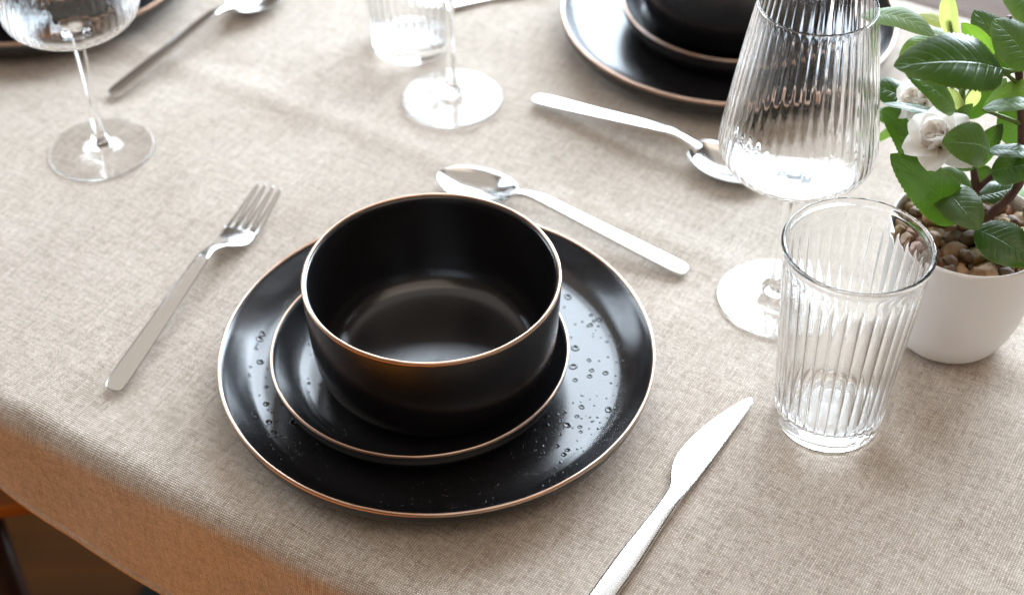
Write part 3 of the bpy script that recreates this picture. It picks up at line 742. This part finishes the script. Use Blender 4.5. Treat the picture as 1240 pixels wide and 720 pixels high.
PO = Vector((PX, PY, PZ+.080))
plant = empty('camellia_plant', PO)
tag(plant, 'white flowering camellia plant with glossy serrated green leaves in the white pot', 'plant')
for kind, pl in STEMS:
    pth = smoothline([tuple(q[:3]) for q in pl], 5); rad = [v.x for v in smoothline([(q[3], 0, 0) for q in pl], 5)]
    pth = [p_-PO for p_ in pth]
    rad = [r*(1+.10*sin(i*1.7)) for i, r in enumerate(rad)]
    V, F = tube(pth, rad, 10); mobj('stem' if kind == 'trunk' else kind, V, F, GREENSTEM if kind == 'petiole' else BARK, plant)
rl = random.Random(5)
def leaf(B, T, nrm, hw, foldd, arch, kind):
    B = Vector(B)-PO; T = Vector(T)-PO; N = Vector(nrm); ax = T-B; ln = ax.length; a = ax/ln
    N = (N-a*N.dot(a)).normalized(); c = N.cross(a).normalized()
    NU, NV = 44, 8; V = []; UV = []; F = []; fo = radians(foldd); sk = rl.uniform(-.10, .10); tw = rl.uniform(-.25, .25); wv = rl.uniform(0, 6)
    for i in range(NU+1):
        t = i/NU
        w = (t**.62)*((1-t)**.74)*1.0
        w = hw*w/.398*(1 if t < .93 else 1)
        serr = 1 + (.045 if i % 2 else -.025)*(1 if .1 < t < .97 else 0)
        mid = B + a*(ln*t) + N*(arch*ln*(sin(pi*t)) - .10*ln*max(0, t-.7)**1.5) + c*(sk*ln*.35*sin(pi*t))
        for j in range(NV+1):
            s = -1+2*j/NV; e = serr if abs(s) > .99 else 1
            ph = tw*(t-.4) ; cs = c*cos(ph)+N*sin(ph); nn = N*cos(ph)-c*sin(ph)
            lift = abs(s)*sin(fo) - .28*abs(s)**2.2 + .035*sin(t*15+wv+(2 if s > 0 else 0))*s*s
            V.append(mid + cs*(w*s*cos(fo)*e) + nn*(w*lift)); UV.append((t, (s+1)/2))
    for i in range(NU):
        for j in range(NV):
            q = i*(NV+1)+j; F.append((q, q+NV+1, q+NV+2, q+1))
    o = mobj('leaf', V, F, LEAF[kind], plant, uvs=UV)
    if kind == 'young': o['label'] = 'young yellow-green leaf'
    return o
for row in LEAVES: leaf(*row)
def petal(parent, base, out, upv, ln, hw, cup, curl):
    """out: direction of growth, upv: side facing the flower's axis"""
    a = out.normalized(); n = (upv-a*upv.dot(a)).normalized(); c = n.cross(a); V = []; UV = []; F = []; NU, NV = 12, 8; wv = rl.uniform(0, 6)
    for i in range(NU+1):
        t = i/NU; w = hw*(sin(pi*min(1, .10+.75*t**.85)))**.75*(1 if t < .86 else 1-.32*((t-.86)/.14)**2)
        for j in range(NV+1):
            s = -1+2*j/NV; tt = t*(1-.06*s*s*t) - (.03*cos(s*3) if i == NU else 0)
            V.append(base + a*(ln*tt) + c*(w*s) + n*(cup*w*s*s - curl*ln*t*t + .02*ln*sin(s*5+wv+t*4)*t)); UV.append((t, (s+1)/2))
    for i in range(NU):
        for j in range(NV): q = i*(NV+1)+j; F.append((q, q+NV+1, q+NV+2, q+1))
    return mobj('petal', V, F, PETAL, parent, uvs=UV)
def flower(center, axis, size, outer):
    C = Vector(center)-PO; fl = None
    ax = Vector(axis).normalized(); s1 = ax.cross(Vector((0, 0, 1))).normalized(); s2 = ax.cross(s1)
    V, F = lathe(prof_smooth([(.0002, -.004), (.003, -.0035), (.0045, 0), (.003, .004), (.0002, .006)], 3), 16)
    q = Vector((0, 0, 1)).rotation_difference(ax)
    fl = mobj('flower', [q @ Vector(v) for v in V], F, GREENSTEM, plant, loc=C)
    for k, (n, th, ln, hw, cup, curl) in enumerate(((4, 6, .80, .40, .85, -.14), (5, 24, .98, .48, .66, -.05), (len(outer), 0, 1.12, .52, .42, .16))):
        for i in range(n):
            if k < 2: phi = 2*pi*i/n+k*.7+rl.uniform(-.15, .15); theta = radians(th+rl.uniform(-5, 5)); L = ln
            else: phi = radians(outer[i][0]); theta = radians(outer[i][1]); L = outer[i][2]
            rad_ = s1*cos(phi)+s2*sin(phi)
            d = ax*cos(theta)+rad_*sin(theta); inn = ax*sin(theta)-rad_*cos(theta)
            petal(fl, ax*.001+rad_*.0012, d, inn, size*L, size*hw, cup, curl)
    return fl
flower(FLOWERS[0], (-.42, -.30, .80), .0195, [(0, 48, 1.08), (65, 52, 1.1), (125, 60, 1.12), (185, 88, 1.15), (245, 54, 1.1), (305, 46, 1.08)])
flower(FLOWERS[1], (-.6, -.3, .5), .0150, [(0, 60, 1.1), (70, 60, 1.1), (140, 60, 1.1), (215, 60, 1.1), (290, 60, 1.1)])
